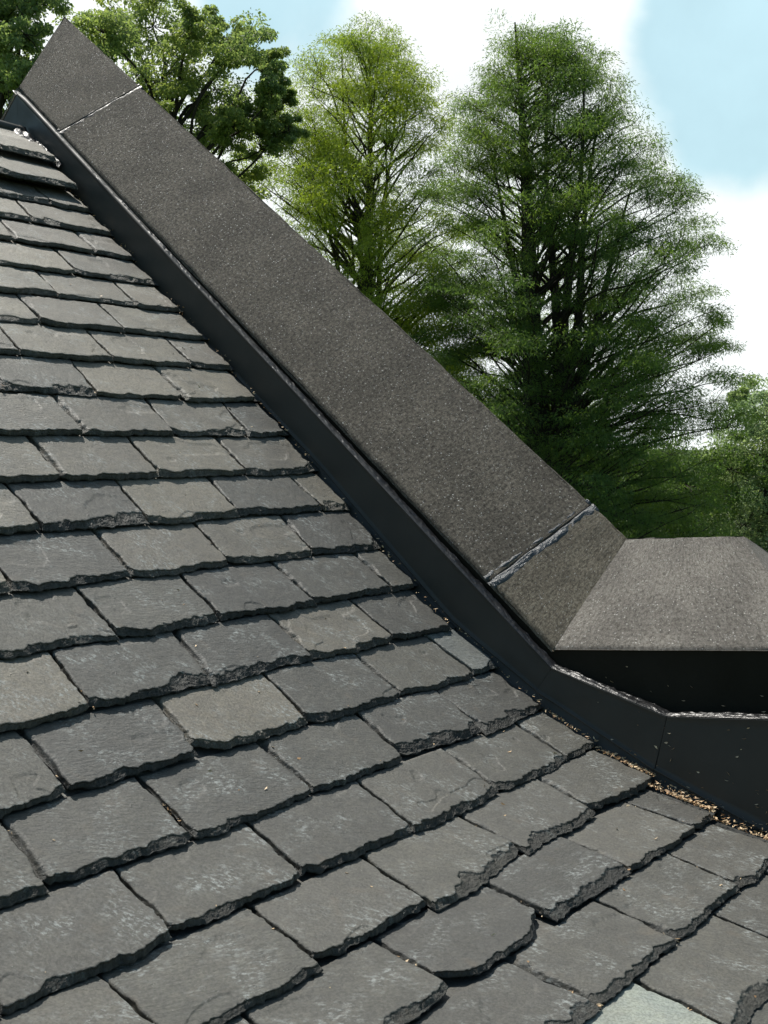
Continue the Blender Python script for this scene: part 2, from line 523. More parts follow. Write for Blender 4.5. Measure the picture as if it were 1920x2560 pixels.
    skirt(idx[0, :], bot[0, :], np.stack([X[0], S[0]], -1), False)
    skirt(idx[-1, :], bot[-1, :], np.stack([X[-1], S[-1]], -1), True)
    return np.concatenate(v), np.concatenate(f), np.concatenate(uvs), np.concatenate(ch)


rr = random.Random(3)
nsl = 0
SPECIAL = {(20, 7.66): dict(cutl=0.30, cutlw=0.42, cutr=0.30, cutrw=0.55, T=0.075), (19, 8.52): dict(drop=-0.14, wide=1.5, cutr=0.04),
           (16, 6.05): dict(cutl=0.10, cutlw=0.35), (15, 6.88): dict(wide=1.6), (17, 10.43): dict(wide=1.5), (18, 9.44): dict(drop=-0.08),
           (16, 7.75): dict(cutl=0.24, cutlw=0.40), (14, 8.63): dict(wide=1.4), (12, 7.8): dict(cutl=0.03, wide=1.7, cutr=-0.02),
           (22, 9.34): dict(cutr=0.34, cutrw=0.6, cutl=0.0), (16, 9.57): dict(cutl=0.08), (17, 12.19): dict(drop=-0.07, wide=1.4)}
for k in range(1, 25):
    js, xe = JT[k]
    js = list(js)
    first = js[0][0]
    lst = list(js)
    while lst[0][0] > XLEFT[k] + 0.02:
        lst.insert(0, (lst[0][0] - 1.74 - rr.uniform(-.05, .05), rr.uniform(-.04, .04)))
    lst.append((xe, rr.uniform(-0.02, 0.02)))
    for i in range(len(lst) - 1):
        xl, sl = lst[i]
        xr, sr = lst[i + 1]
        last = i == len(lst) - 2
        g = rr.uniform(0.004, 0.022)
        near = float(np.clip((k - 3) / 14, 0.12, 1))
        kw = dict(cutl=rr.choice([0.0, 0.02, 0.05, 0.09]), cutlw=rr.uniform(0.12, 0.35), cutr=rr.choice([0, 0, 0.02, 0.04]), cutrw=0.15,
                  T=rr.uniform(0.070, 0.098), drop=rr.uniform(-0.05, 0.05), wide=rr.choice([0.5, 0.65, 0.85, 1.05, 1.4]), right_rough=0.07 if last else 0.0)
        for (kk, xx), s in SPECIAL.items():
            if kk == k and abs(xx - xl) < 0.02:
                kw.update(s)
        v, f, uv, chp = slate_mesh(k, xl + g, sl, xr - (0 if last else 0.004), sr, seed=k * 53 + i * 7 + 5, near=near, **kw)
        mat = m_slate_warm_sheen if rr.random() < (16.5 - k) / 8.0 else m_slate  # upper courses mostly get the browner slate with sheen painted in
        lab = None
        if k == 22 and 7.5 < xl < 7.8:
            mat = m_slate_pale
            lab = 'pale greenish white slate at the bottom edge of the roof'
        elif (k == 16 and last) or (k == 16 and xl > 11.3) and last:
            mat = m_slate_blue
            lab = 'narrow blue grey slate with a pale corner beside the metal flashing'
        o = mesh_obj('slate', v * U, f, mat, roof, True, uv, chip=chp)
        if lab:
            o['label'] = lab
        nsl += 1
print('slates', nsl)

# underlay following the profile
ks = sorted(PR)
ys = np.array([PR[k] for k in ks])
nn = []
for k in ks:
    kk = max(k, min(ks) + 1)
    nn.append(tn(kk)[1])
nn = np.array(nn)
dk = ys - nn * 0.42
xs = np.array([-14.0, 13.95])
vv = np.array([[x, y, z] for x in xs for y, z in dk])
ff = grid_faces(2, len(dk), 0)
mesh_obj('underlay', vv * U, ff, m_deck, roof)
# plain slate field left of the picture (outside the frame) and the rear slope
fl = ys - nn * 0.05
xs = np.array([-14.0, 1.2])
vv = np.array([[x, y, z] for x in xs for y, z in fl])
mesh_obj('outer_slope', vv * U, grid_faces(2, len(fl), 0), m_slate, roof, False, np.stack([vv[:, 0], vv[:, 1]], -1))
RY, RZ = -22.75, 6.98
vv = np.array([[-14, RY, RZ - .1], [14.1, RY, RZ - .1], [14.1, -40, RZ - 13.2], [-14, -40, RZ - 13.2]])
mesh_obj('rear_slope', vv * U, np.array([[0, 1, 2, 3]]), m_slate, roof, False, vv[:, :2])

# ridge slates and ridge roll at the top
rt = np.array([-0.80, 0.595]) / np.linalg.norm([0.80, 0.595])
for j, (s0, L, hgt, xa, xb, sd) in enumerate(((-0.47, 1.35, 0.24, 12.05, 13.98, 901), (-0.47, 1.35, 0.24, 10.3, 12.02, 902), (0.62, 0.95, 0.34, 12.6, 14.0, 903), (0.62, 0.95, 0.34, 10.8, 12.57, 904))):
    PR[100] = PR[1] + rt * (s0 + 0.05) + np.array([-rt[1] * -1, rt[0] * -1]) * hgt
    PR[99] = PR[100] + rt
    v, f, uv, chp = slate_mesh(100, xa, 0.0, xb, 0.0, sd, T=0.10, near=0.35, wide=1.2)
    mesh_obj('ridge_slate', v * U, f, m_slate_warm_sheen, roof, True, uv, chip=chp)


def tube(path, rad, seg=10, nseed=0, rough=0.0):
    path = np.asarray(path, float)
    rad = np.full(len(path), rad) if np.isscalar(rad) else np.asarray(rad)
    d = np.gradient(path, axis=0)
    d /= np.linalg.norm(d, axis=1)[:, None] + 1e-12
    ref = np.array([0, 0, 1.0])
    a = np.cross(d, ref)
    bad = np.linalg.norm(a, axis=1) < 0.15
    a[bad] = np.cross(d[bad], np.array([1.0, 0, 0]))
    a /= np.linalg.norm(a, axis=1)[:, None]
    b = np.cross(a, d)
    th = np.linspace(0, 2 * np.pi, seg, endpoint=False)
    ring = path[:, None] + rad[:, None, None] * (np.cos(th)[None, :, None] * a[:, None] + np.sin(th)[None, :, None] * b[:, None])
    v = ring.reshape(-1, 3)
    if rough:
        v = v + rng.normal(0, rough, v.shape)
    i = np.arange(len(path) - 1)[:, None] * seg
    j = np.arange(seg)[None]
    jn = (j + 1) % seg
    f = np.stack([i + j, i + jn, i + seg + jn, i + seg + j], -1).reshape(-1, 4)
    return v, f


v, f = tube([[x, -22.95, 7.33 + 0.01 * math.sin(x * 3)] for x in np.linspace(-14, 14.02, 40)], 0.13, 12)
mesh_obj('ridge_roll', v * U, f, m_metal, roof, True)
# cement smeared where the ridge meets the flashing
nu, nv = 46, 14
uu, vv_ = np.meshgrid(np.linspace(0, 1, nu), np.linspace(0, 1, nv), indexing='ij')
yy = -22.95 + uu * 1.55
wdt = 0.10 + 0.20 * fbm(uu * 7, uu * 0, 3, 3)
xx = 14.16 - vv_ * (wdt + 0.22 * (uu < 0.45))
zz = 7.40 - uu * 1.10 + 0.07 * np.sin(vv_ * np.pi) + (fbm(uu * 14, vv_ * 5, 5, 3) - .5) * 0.16 - vv_ * 0.07
mesh_obj('ridge_cement', np.stack([xx, yy, zz], -1).reshape(-1, 3) * U, grid_faces(nu, nv), m_tar, roof, True)

# ------------------------------------------------------------------ parapet wall with coping stones
par = empty('parapet_wall', (15.7 * U, -12 * U, -4 * U),
            'gable parapet wall capped with dark sloping stone coping and a paler level end block', 'wall')
A = np.array([14.1, -8.39, -3.19])
B = np.array([15.72, -7.99, -1.55])
T0 = np.array([14.45, -23.69, 8.59])
AP = np.array([16.09, -24.14, 10.88])
Cc = np.array([15.84, -6.12, -1.42])
D = np.array([14.50, -4.54, -2.78])


def lerp(a, b, t):
    return a + (b - a) * t


def face_grid(p00, p10, p01, p11, du, amp, seed, uscale=1.0):
    """bilinear patch p(u,v): u along the stone, v up the weathering; returns verts, faces, uv with fine relief"""
    lu = max(np.linalg.norm(p10 - p00), np.linalg.norm(p11 - p01))
    lv = max(np.linalg.norm(p01 - p00), np.linalg.norm(p11 - p10))
    nu, nv = max(2, int(lu / du)), max(2, int(lv / du))
    a, b = np.meshgrid(np.linspace(0, 1, nu), np.linspace(0, 1, nv), indexing='ij')
    g = (p00[None, None] * ((1 - a) * (1 - b))[..., None] + p10 * (a * (1 - b))[..., None] + p01 * ((1 - a) * b)[..., None] + p11 * (a * b)[..., None])
    nrm = np.cross(p10 - p00, p01 - p00)
    nrm /= np.linalg.norm(nrm)
    us, vs = a * lu, b * lv
    h = (fbm(us * 11 + seed, vs * 4 + seed, seed, 3) - 0.5) * amp * 0.25 + (fbm(us * 0.8, vs * 0.8, seed + 4, 2) - 0.5) * amp * 0.5
    edge = np.minimum(b, 1 - b) * lv
    h = h - 0.030 * np.clip(1 - edge / 0.05, 0, 1) ** 2
    g = g + nrm * h[..., None] * (1 if nrm[2] > 0 else -1)
    # slightly worn arrises
    wav = (fbm(us * 2.2, us * 0, seed + 9, 4) - 0.5) * 0.035
    g = g + (p01 - p00)[None, None] / lv * (wav * (np.abs(b - 0.5) * 2) ** 8)[..., None]
    return g.reshape(-1, 3), grid_faces(nu, nv, 0, nrm[2] < 0), np.stack([us.ravel() + seed, vs.ravel()], -1)


def stone_from_sections(name, secs, mat, parent, seed, kids=None):
    """secs: list of (low, ridge) points along the stone; both weathered faces, lower edges and ends"""
    V, F, UV = [], [], []
    off = 0

    def addp(v, f, uv):
        nonlocal off
        V.append(v)
        F.append(f + off)
        UV.append(uv)
        off += len(v)
    for (l0, r0), (l1, r1) in zip(secs[:-1], secs[1:]):
        addp(*face_grid(l0, l1, r0, r1, 0.045, 0.035, seed))
        f0, f1 = l0 * [-1, 1, 1] + [2 * r0[0], 0, 0], l1 * [-1, 1, 1] + [2 * r1[0], 0, 0]
        addp(*face_grid(f0, f1, r0, r1, 0.2, 0.02, seed + 3))
        for (p, q) in ((l0, l1), (f0, f1)):
            dn = np.array([0, 0, -0.05])
            addp(*face_grid(p + dn, q + dn, p, q, 0.15, 0.03, seed + 5))
        addp(np.array([l0 + [0, 0, -.05], l1 + [0, 0, -.05], f1 + [0, 0, -.05], f0 + [0, 0, -.05]]), np.array([[0, 1, 2, 3]]), np.zeros((4, 2)))
    for (l0, r0), fl_ in ((secs[0], 0), (secs[-1], 1)):
        f0 = l0 * [-1, 1, 1] + [2 * r0[0], 0, 0]
        pts = np.array([l0 + [0, 0, -.05], l0, r0, f0 + [0, 0, 0], f0 + [0, 0, -.05]])
        me = np.array([[0, 1, 2, 2], [0, 2, 3, 4]])
        addp(pts, np.array([[0, 1, 2, 3]]), pts[:, 1:] * 1.0)
        addp(pts[[0, 3, 4, 4]], np.array([[0, 1, 2, 3]])[:, [0, 1, 2, 2]] if False else np.array([[0, 1, 2, 3]]), pts[[0, 3, 4, 4]][:, 1:])
    return mesh_obj(name, np.concatenate(V) * U, np.concatenate(F), mat, parent, False, np.concatenate(UV))


sdir = (T0 - A) / np.linalg.norm(T0 - A)


def low_at(y):
    return A + (T0 - A) * ((y - A[1]) / (T0[1] - A[1]))


def ridge_at(y):
    return B + (AP - B) * ((y - B[1]) / (AP[1] - B[1]))


j1 = (low_at(-21.90), ridge_at(-21.00))
j2 = (low_at(-9.60), ridge_at(-8.64))
gp = 0.035
s = sdir * gp


def sh(p, k):
    return (p[0] + s * k, p[1] + s * k)


o1 = stone_from_sections('coping_stone', [sh(j1, 1), (T0, AP)], m_stone, par, 21)
o1['label'] = 'top coping stone cut to a point at the gable peak'
o2 = stone_from_sections('coping_stone', [sh(j2, 1), sh(j1, -1)], m_stone, par, 35)
o2['label'] = 'long sloping coping stone with gritty pitted face'
o3 = stone_from_sections('coping_stone', [(A, B), sh(j2, -1)], m_stone_c, par, 47)
o3['label'] = 'short coping stone with fine ribbed grain below the dark joint'
# the level block with its hipped end
V, F, UV = [], [], []
off = 0
E2 = np.array([2 * Cc[0] - D[0] - 0.05, D[1], D[2]])
A2 = np.array([2 * B[0] - A[0], A[1], A[2]])
for args in ((A, D, B, Cc, 0.045, 0.03, 61), (A2, E2, B, Cc, 0.2, 0.02, 63), (D, E2, Cc, Cc + [0.001, 0, 0], 0.06, 0.03, 65)):
    v, f, uv = face_grid(*args)
    V.append(v); F.append(f + off); UV.append(uv); off += len(v)
for (p, q) in ((A, D), (A2, E2), (D, E2)):
    dn = np.array([0, 0, -0.02])
    v, f, uv = face_grid(p + dn, q + dn, p, q, 0.05, 0.03, 71)
    V.append(v); F.append(f + off); UV.append(uv); off += len(v)
bt = np.array([A, D, E2, A2]) + [0, 0, -0.02]
V.append(bt); F.append(np.array([[0, 1, 2, 3]]) + off); UV.append(bt[:, :2])
o4 = mesh_obj('end_block', np.concatenate(V) * U, np.concatenate(F), m_stone_b, par, False, np.concatenate(UV))
o4['label'] = 'level pale grey end block with sloping sides and hipped end'
# masonry body under the coping
yz = [(-40.0, -4.6), (-23.9, 8.0), (-8.39, -3.45), (-4.75, -3.05), (-4.75, -26.0), (-40.0, -26.0)]
x0, x1 = 14.6, 16.9
vb = [(x0, y, z) for y, z in yz] + [(x1, y, z) for y, z in yz]
nb = len(yz)
fb = [tuple(range(nb)), tuple(range(2 * nb - 1, nb - 1, -1))] + [(i, i + nb, (i + 1) % nb + nb, (i + 1) % nb) for i in range(nb)]
mesh_obj('masonry', np.array(vb) * U, fb, m_masonry, par)
# tar-coated upstand face under the coping edge
tp = [T0 + [0.05, 0, -.06], A + [0.05, 0, -.03], D + [0.05, -0.05, -.03]]
tp = np.array(tp)
v = np.concatenate([tp, tp - [0, 0, 2.4], [tp[2] + [2.4, 0, 0], tp[2] + [2.4, 0, -2.4]]])
mesh_obj('coated_face', v * U, np.array([[0, 1, 4, 3], [1, 2, 5, 4], [2, 6, 7, 5]]), m_wall, par)
# rear coping beyond the peak
AB_ = np.array([14.45, -38.0, -2.5])
stone_from_sections('coping_stone', [(T0 + [0, -.02, 0], AP + [0, -.02, 0]), (AB_, AB_ + [1.64, 0, 1.9])], m_stone, par, 90)
par.children[-1]['label'] = 'coping on the far side of the peak'


# sealant in the joints: a sunk, lumpy, smeared bead following the section
def joint_bead(lo, ri, width, mat, seed, amp):
    nu, nv = 90, 22
    a, b = np.meshgrid(np.linspace(-0.02, 1.01, nu), np.linspace(-1, 1, nv), indexing='ij')
    up = np.cross(sdir, (ri - lo))
    up /= np.linalg.norm(up)
    if up[2] < 0:
        up = -up
    wd = width * (0.65 + 0.8 * fbm(a * 9, a * 0, seed, 3))
    rid = (fbm(a * 16, b * 1.6, seed + 2, 4) - 0.5)
    h = -0.012 + amp * (1 - np.abs(b) ** 2.5) * 0.38 + rid * amp * 0.9 * (1 - b ** 4) - 0.8 * amp * np.exp(-((b - 0.25) / 0.16) ** 2) - 0.03 * (np.abs(b) > 0.97)
    g = lo + (ri - lo) * a[..., None] + sdir * (b * wd + (fbm(a * 5, a * 0, seed + 5, 2) - .5) * 0.05)[..., None] + up * h[..., None]
    return mesh_obj('joint_sealant', g.reshape(-1, 3) * U, grid_faces(nu, nv), mat, par, True)


b1_ = joint_bead(*j1, 0.10, m_tar, 5, 0.03)
b1_['label'] = 'shiny dark sealant across the upper coping joint'
b2_ = joint_bead(*j2, 0.14, m_seal, 15, 0.05)
b2_['label'] = 'wide smeared blue grey sealant across the lower coping joint'

# ------------------------------------------------------------------ metal flashing
fla = empty('metal_flashing', (13.95 * U, -12 * U, -3 * U),
            'dark painted sheet metal flashing running between the slates and the stone coping', 'flashing')


def scX(p, y_top=True):
    p = np.array(p, float)
    x = xflash(p[1])
    return p * (x / p[0])


R0 = scX((13.9, -22.853, 8.135)); R1 = np.array((13.9, -8.311, -3.468)); R2 = np.array((13.9, -6.412, -3.902)); R3 = np.array((13.9, -2.6, -3.36))
b0 = np.array([14.2, -23.33, 7.20]); b1 = scX((13.9, -17.45, 2.884)); b2 = scX((13.9, -13.169, -0.376)); b3 = scX((13.9, -10.155, -2.918))
b4 = np.array((13.9, -8.554, -3.829)); b5 = np.array((13.9, -6.574, -4.671)); b6 = np.array((13.9, -2.6, -5.95))


def panel(top, bot, seed):
    n = 40
    a = np.linspace(0, 1, n)

    def along(pl, a):
        pl = np.array(pl)
        d = np.r_[0, np.cumsum(np.linalg.norm(np.diff(pl, axis=0), axis=1))]
        return np.stack([np.interp(a * d[-1], d, pl[:, i]) for i in range(3)], -1)
    t_, b_ = along(top, a), along(bot, a)
    m = 12
    w = np.linspace(0, 1, m)
    g = b_[:, None] * (1 - w)[None, :, None] + t_[:, None] * w[None, :, None]
    bow = (fbm(a[:, None] * 5 + 0 * w, w[None] * 1.5 + 0 * a[:, None], seed, 2) - 0.5) * 0.03
    g[..., 0] += bow
    # hem kicked outwards at the foot and drip-return over the top
    hem = g[:, :1] + np.array([-0.034, 0, 0.012])
    hem2 = g[:, :1] + np.array([-0.036, 0, -0.022])
    topo = g[:, -1:] + np.array([-0.012, 0, 0.012])
    ret = g[:, -1:] + np.array([0.20, 0, 0.0])
    G = np.concatenate([g[:, :1] + [0, 0, -0.02], hem2, hem, g, topo, ret], 1)
    return mesh_obj('flashing_panel', G.reshape(-1, 3) * U, grid_faces(n, G.shape[1], 0, True), m_metal, fla)


p1 = panel([R0, R1], [b0, b1, b2, b3, b4], 3)
p1['label'] = 'long straight panel up the steep slope'
p2 = panel([R1 + [-0.012, 0.01, 0], R2 + [-0.012, 0, 0]], [b4 + [-0.012, 0.01, 0], b5 + [-0.012, 0, 0]], 4)
p2['label'] = 'short panel where the flashing bends to the shallow slope'
p3 = panel([R2 + [-.024, 0.012, 0], R3], [b5 + [-.024, 0.012, 0], b6], 5)
p3['label'] = 'deep level topped panel in front of the pale block'
# panel on the far side of the ridge
far = np.array([R0, b0, b0 + [0, -6, -4.7], R0 + [0, -6, -4.7]])
mesh_obj('flashing_panel', far * U, np.array([[0, 1, 2, 3]]), m_metal, fla)
# step flashing pieces showing between slates and panel
for k in range(2, 25):
    t, n = tn(k)
    x = xflash(PR[k][0]) + 0.03 + 0.01 * (k % 2)
    p0 = PR[k] + t * 0.06
    p1_ = PR[k] + t * 1.08
    hh = 0.55
    lift = 0.05 + 0.02 * math.sin(k)
    v = []
    for p in (p0, p1_):
        bz = p + n * (-TM * (0 if p is p0 else 1) * 1.0 - 0.01)
        v += [[x - 0.42, bz[0], bz[1]], [x - 0.02, bz[0], bz[1]], [x, bz[0], bz[1] + 0.02], [x + 0.005, bz[0] + n[0] * hh, bz[1] + n[1] * hh]]
    v = np.array(v)
    if k == 15:
        v[:4] = v[:4] + [-.03, 0, -.03]
    mesh_obj('step_flashing', v * U, np.array([[0, 1, 5, 4], [1, 2, 6, 5], [2, 3, 7, 6]]), m_step, fla)


# roof cement bead along the top of the flashing
def rim_line(a):
    pl = np.array([R0 + [0, -0.2, .1], R1, R2, R3])
    d = np.r_[0, np.cumsum(np.linalg.norm(np.diff(pl, axis=0), axis=1))]
    return np.stack([np.interp(a * d[-1], d, pl[:, i]) for i in range(3)], -1)


nu, nv = 900, 16
a, b = np.meshgrid(np.linspace(0, 1, nu), np.linspace(0, 1, nv), indexing='ij')
base = rim_line(a[:, 0])[:, None]
wd = 0.09 + 0.08 * fbm(a * 60, a * 0, 3, 3)
hgt = (0.01 + 0.035 * fbm(a * 90, b * 2, 8, 3)) * np.sin(np.clip(b, 0, 1) * np.pi * 0.62) ** 0.8 + (fbm(a * 420, b * 7, 13, 3) - 0.5) * 0.035 * np.clip(b * 4, 0, 1)
g = base + np.stack([0.0 + b * wd * 1.25, 0 * a, 0.022 + hgt], -1)
mesh_obj('roof_cement', g.reshape(-1, 3) * U, grid_faces(nu, nv), m_tar, fla, True)

# ------------------------------------------------------------------ dry litter caught against the flashing
M = Mat('dry_golden_litter')
oi = M.n('ShaderNodeNewGeometry').outputs['Random Per Island']
cr = M.n('ShaderNodeValToRGB')
cr.color_ramp.elements[0].color = (0.32, 0.17, 0.07, 1)
cr.color_ramp.elements[1].color = (0.85, 0.66, 0.42, 1)
M.t.links.new(oi, cr.inputs[0])
M.t.links.new(cr.outputs[0], M.p.inputs['Base Color'])
M.p.inputs['Roughness'].default_value = 0.55
m_litter = M.m


def surf(y):
    yy_ = np.array([PR[k][0] for k in range(-2, 27)])
    zz_ = np.array([PR[k][1] for k in range(-2, 27)])
    return np.interp(y, yy_, zz_)


pos = []
for _ in range(9000):
    y = -3.0 - abs(random.gauss(0, 1)) * 3.2 if random.random() < 0.74 else random.uniform(-21, -3)
    kf = np.interp(y, [PR[q][0] for q in range(1, 25)], list(range(1, 25)))
    dens = 0.10 + 0.9 * vnoise(np.array(y * 1.7), np.array(0.5), 77) ** 2.6
    if y < -8.5:
        dens *= 0.5
    if random.random() > dens:
        continue
    kq = int(math.ceil(kf))
    xe = JT.get(min(max(kq, 1), 24))[1]
    xf = float(xflash(y))
    if random.random() < 0.62:
        x = xe - 0.03 + abs(random.gauss(0, 0.045))
    else:
        x = random.uniform(xe, xf - 0.02)
    kc = min(max(kq, 2), 24)
    t, n = tn(kc)
    fr = kc - kf
    pos.append((x, y, surf(y) + 0.03 + TM * (1 - fr) * 0.75 + random.uniform(-.01, .025)))
for kj in range(8, 23):               # some in the joints between slates
    for (xj, sk) in JT[kj][0]:
        m = random.choice([0, 0, 2, 3, 14 if kj > 15 else 4])
        c0 = random.uniform(0.1, 0.8)
        t, n = tn(kj)
        for _ in range(m):
            s0 = min(0.95, max(0.02, random.gauss(c0, 0.16)))
            p = PR[kj] + t * s0 + n * (-TM * s0 + random.uniform(0.0, 0.05))
            pos.append((xj + sk * s0 + 0.02 + random.gauss(0, 0.012), p[0], p[1]))
for _ in range(110):                   # scattered flakes on the slates
    kj = random.randint(6, 22)
    t, n = tn(kj)
    s0 = random.uniform(0.05, 0.95)
    p = PR[kj] + t * s0 + n * (-TM * s0 + 0.088)
    pos.append((random.uniform(XLEFT[kj], 13.5), p[0], p[1]))
nface = len(pos)
for _ in range(150):                   # husks clinging to the lower flashing panels and the coated face
    y = -2.7 - abs(random.gauss(0, 1)) * 2.0
    zt = np.interp(y, [-8.3, -6.41, -2.6], [-3.47, -3.9, -3.36])
    zb = np.interp(y, [-8.55, -6.57, -2.6], [-3.83, -4.67, -5.95])
    pos.append((float(xflash(y)) - 0.035, y, zb + (zt - zb) * random.random() ** 1.7))
for _ in range(22):
    y = random.uniform(-8, -4.7)
    pos.append((14.13 + (y + 8.39) * 0.104, y, random.uniform(-3.9, -3.3)))
pos = np.array(pos)
N = len(pos)
ln = rng.uniform(0.012, 0.040, N)
wdh = ln * rng.uniform(0.2, 0.5, N)
ax = rng.normal(0, 1, (N, 3)); ax[:, 2] *= 0.35
ax[nface:, 0] *= 0.15
ax /= np.linalg.norm(ax, axis=1)[:, None]
bx = np.cross(ax, rng.normal(0, 1, (N, 3)) + [0, 0, 1.2])
bx /= np.linalg.norm(bx, axis=1)[:, None]
cx = np.cross(ax, bx)
V = np.stack([pos - ax * ln[:, None] - bx * wdh[:, None] * .6, pos - ax * ln[:, None] * .2 + bx * wdh[:, None] + cx * wdh[:, None] * .6,
              pos + ax * ln[:, None], pos + bx * -wdh[:, None] + cx * wdh[:, None] * .3], 1).reshape(-1, 3)
F = np.arange(N * 4).reshape(N, 4)
lit = mesh_obj('dry_litter', V * U, F, m_litter)
tag(lit, 'golden dry husks and flakes gathered along the foot of the dark flashing', 'litter', kind='stuff')

# ------------------------------------------------------------------ ground
GZ = -4.6
gv = np.array([[-600, -600, GZ], [600, -600, GZ], [600, 600, GZ], [-600, 600, GZ]])
g_ = mesh_obj('ground', gv, np.array([[0, 1, 2, 3]]), m_ground)
tag(g_, kind='structure')
# walls that carry the roof, below and behind the camera's view
bw = np.array([[-2.6, -7.0, GZ], [2.5, -7.0, GZ], [2.5, -0.9, GZ], [-2.6, -0.9, GZ], [-2.6, -7.0, -0.95], [2.5, -7.0, -0.95], [2.5, -0.9, -1.15], [-2.6, -0.9, -1.15]])
mesh_obj('house_wall', bw, np.array([[0, 1, 5, 4], [1, 2, 6, 5], [2, 3, 7, 6], [3, 0, 4, 7]]), m_masonry, roof)


# ------------------------------------------------------------------ trees
def leaf_mat(name, c1, c2, trans):
    M = Mat(name)
    geo = M.n('ShaderNodeNewGeometry').outputs['Random Per Island']
    big = M.noise(M.coord(), 0.45, 3, 0.6)
    col = M.mix(geo, c1, c2)
    col = M.mix(M.mapr(big, 0.35, 0.65, 0, 0.6), col, M.mix(1.0, col, (1.25, 1.1, 0.6, 1), 'MULTIPLY'))
    M.t.links.new(col, M.p.inputs['Base Color'])
    M.p.inputs['Roughness'].default_value = 0.5
    M.p.inputs['Specular IOR Level'].default_value = 0.35
    tr = M.n('ShaderNodeBsdfTranslucent')
    M.t.links.new(M.mix(1.0, col, trans, 'MULTIPLY'), tr.inputs[0])
    mx = M.n('ShaderNodeMixShader', ins={0: 0.45})
    M.t.links.new(M.p.outputs[0], mx.inputs[1])
    M.t.links.new(tr.outputs[0], mx.inputs[2])
    M.t.links.new(mx.outputs[0], M.out.inputs[0])
    return M.m


m_bark = simple('grey_brown_bark', (0.055, 0.045, 0.036, 1), 0.9, 0.2, 0.0, (9, 0.8, 0.03))
m_cyp = leaf_mat('cypress_needles', (0.052, 0.096, 0.038, 1), (0.108, 0.165, 0.058, 1), (2.8, 2.9, 1.3, 1))
m_cyp2 = leaf_mat('cypress_needles_light', (0.095, 0.150, 0.034, 1), (0.200, 0.260, 0.055, 1), (2.7, 2.7, 1.1, 1))
m_oak = leaf_mat('oak_leaves', (0.095, 0.145, 0.070, 1), (0.230, 0.280, 0.140, 1), (2.5, 2.6, 1.4, 1))
m_bg_haze = leaf_mat('background_leaves_painted_haze', (0.14, 0.20, 0.13, 1), (0.26, 0.33, 0.20, 1), (2.2, 2.3, 1.7, 1))  # distance haze painted into the leaf colour by making it paler
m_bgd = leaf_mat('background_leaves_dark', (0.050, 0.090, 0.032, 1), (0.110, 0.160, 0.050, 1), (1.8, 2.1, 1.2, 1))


def curve_pts(p0, p1, sag, n, r, wob=0.0):
    t = np.linspace(0, 1, n)[:, None]
    q = p0 + (p1 - p0) * t
    q[:, 2] += sag * np.sin(t[:, 0] * np.pi)
    L = np.linalg.norm(p1 - p0)
    ph = r.uniform(0, 6, 3)
    q += np.sin(t * r.uniform(4, 8) + ph) * wob * L * np.sin(t * np.pi)
    return q


class Acc:
    def __init__(s):
        s.v, s.f, s.o = [], [], 0

    def add(s, v, f):
        s.v.append(v)
        s.f.append(f + s.o)
        s.o += len(v)

    def get(s):
        return np.concatenate(s.v), np.concatenate(s.f)


def leaf_quads(c, d, ln, wd, r, droop=0.0):
    """thin pointed quads centred on c, along direction d"""
    n = len(c)
    up = r.normal(0, 1, (n, 3))
    s_ = np.cross(d, up)
    s_ /= np.linalg.norm(s_, axis=1)[:, None] + 1e-9
    ln, wd = ln[:, None], wd[:, None]
    nz_ = np.cross(d, s_)
    v = np.stack([c - d * ln * .5, c + s_ * wd * .5 + nz_ * wd * .15, c + d * ln * .5 - [0, 0, 1] * ln * droop, c - s_ * wd * .5 + nz_ * wd * .15], 1).reshape(-1, 3)
    return v, np.arange(n * 4).reshape(n, 4)


def unit(v):
    return v / (np.linalg.norm(v, axis=-1, keepdims=True) + 1e-9)


CAMR = unit(np.array([Rm[0, 0], Rm[1, 0], 0.0]))


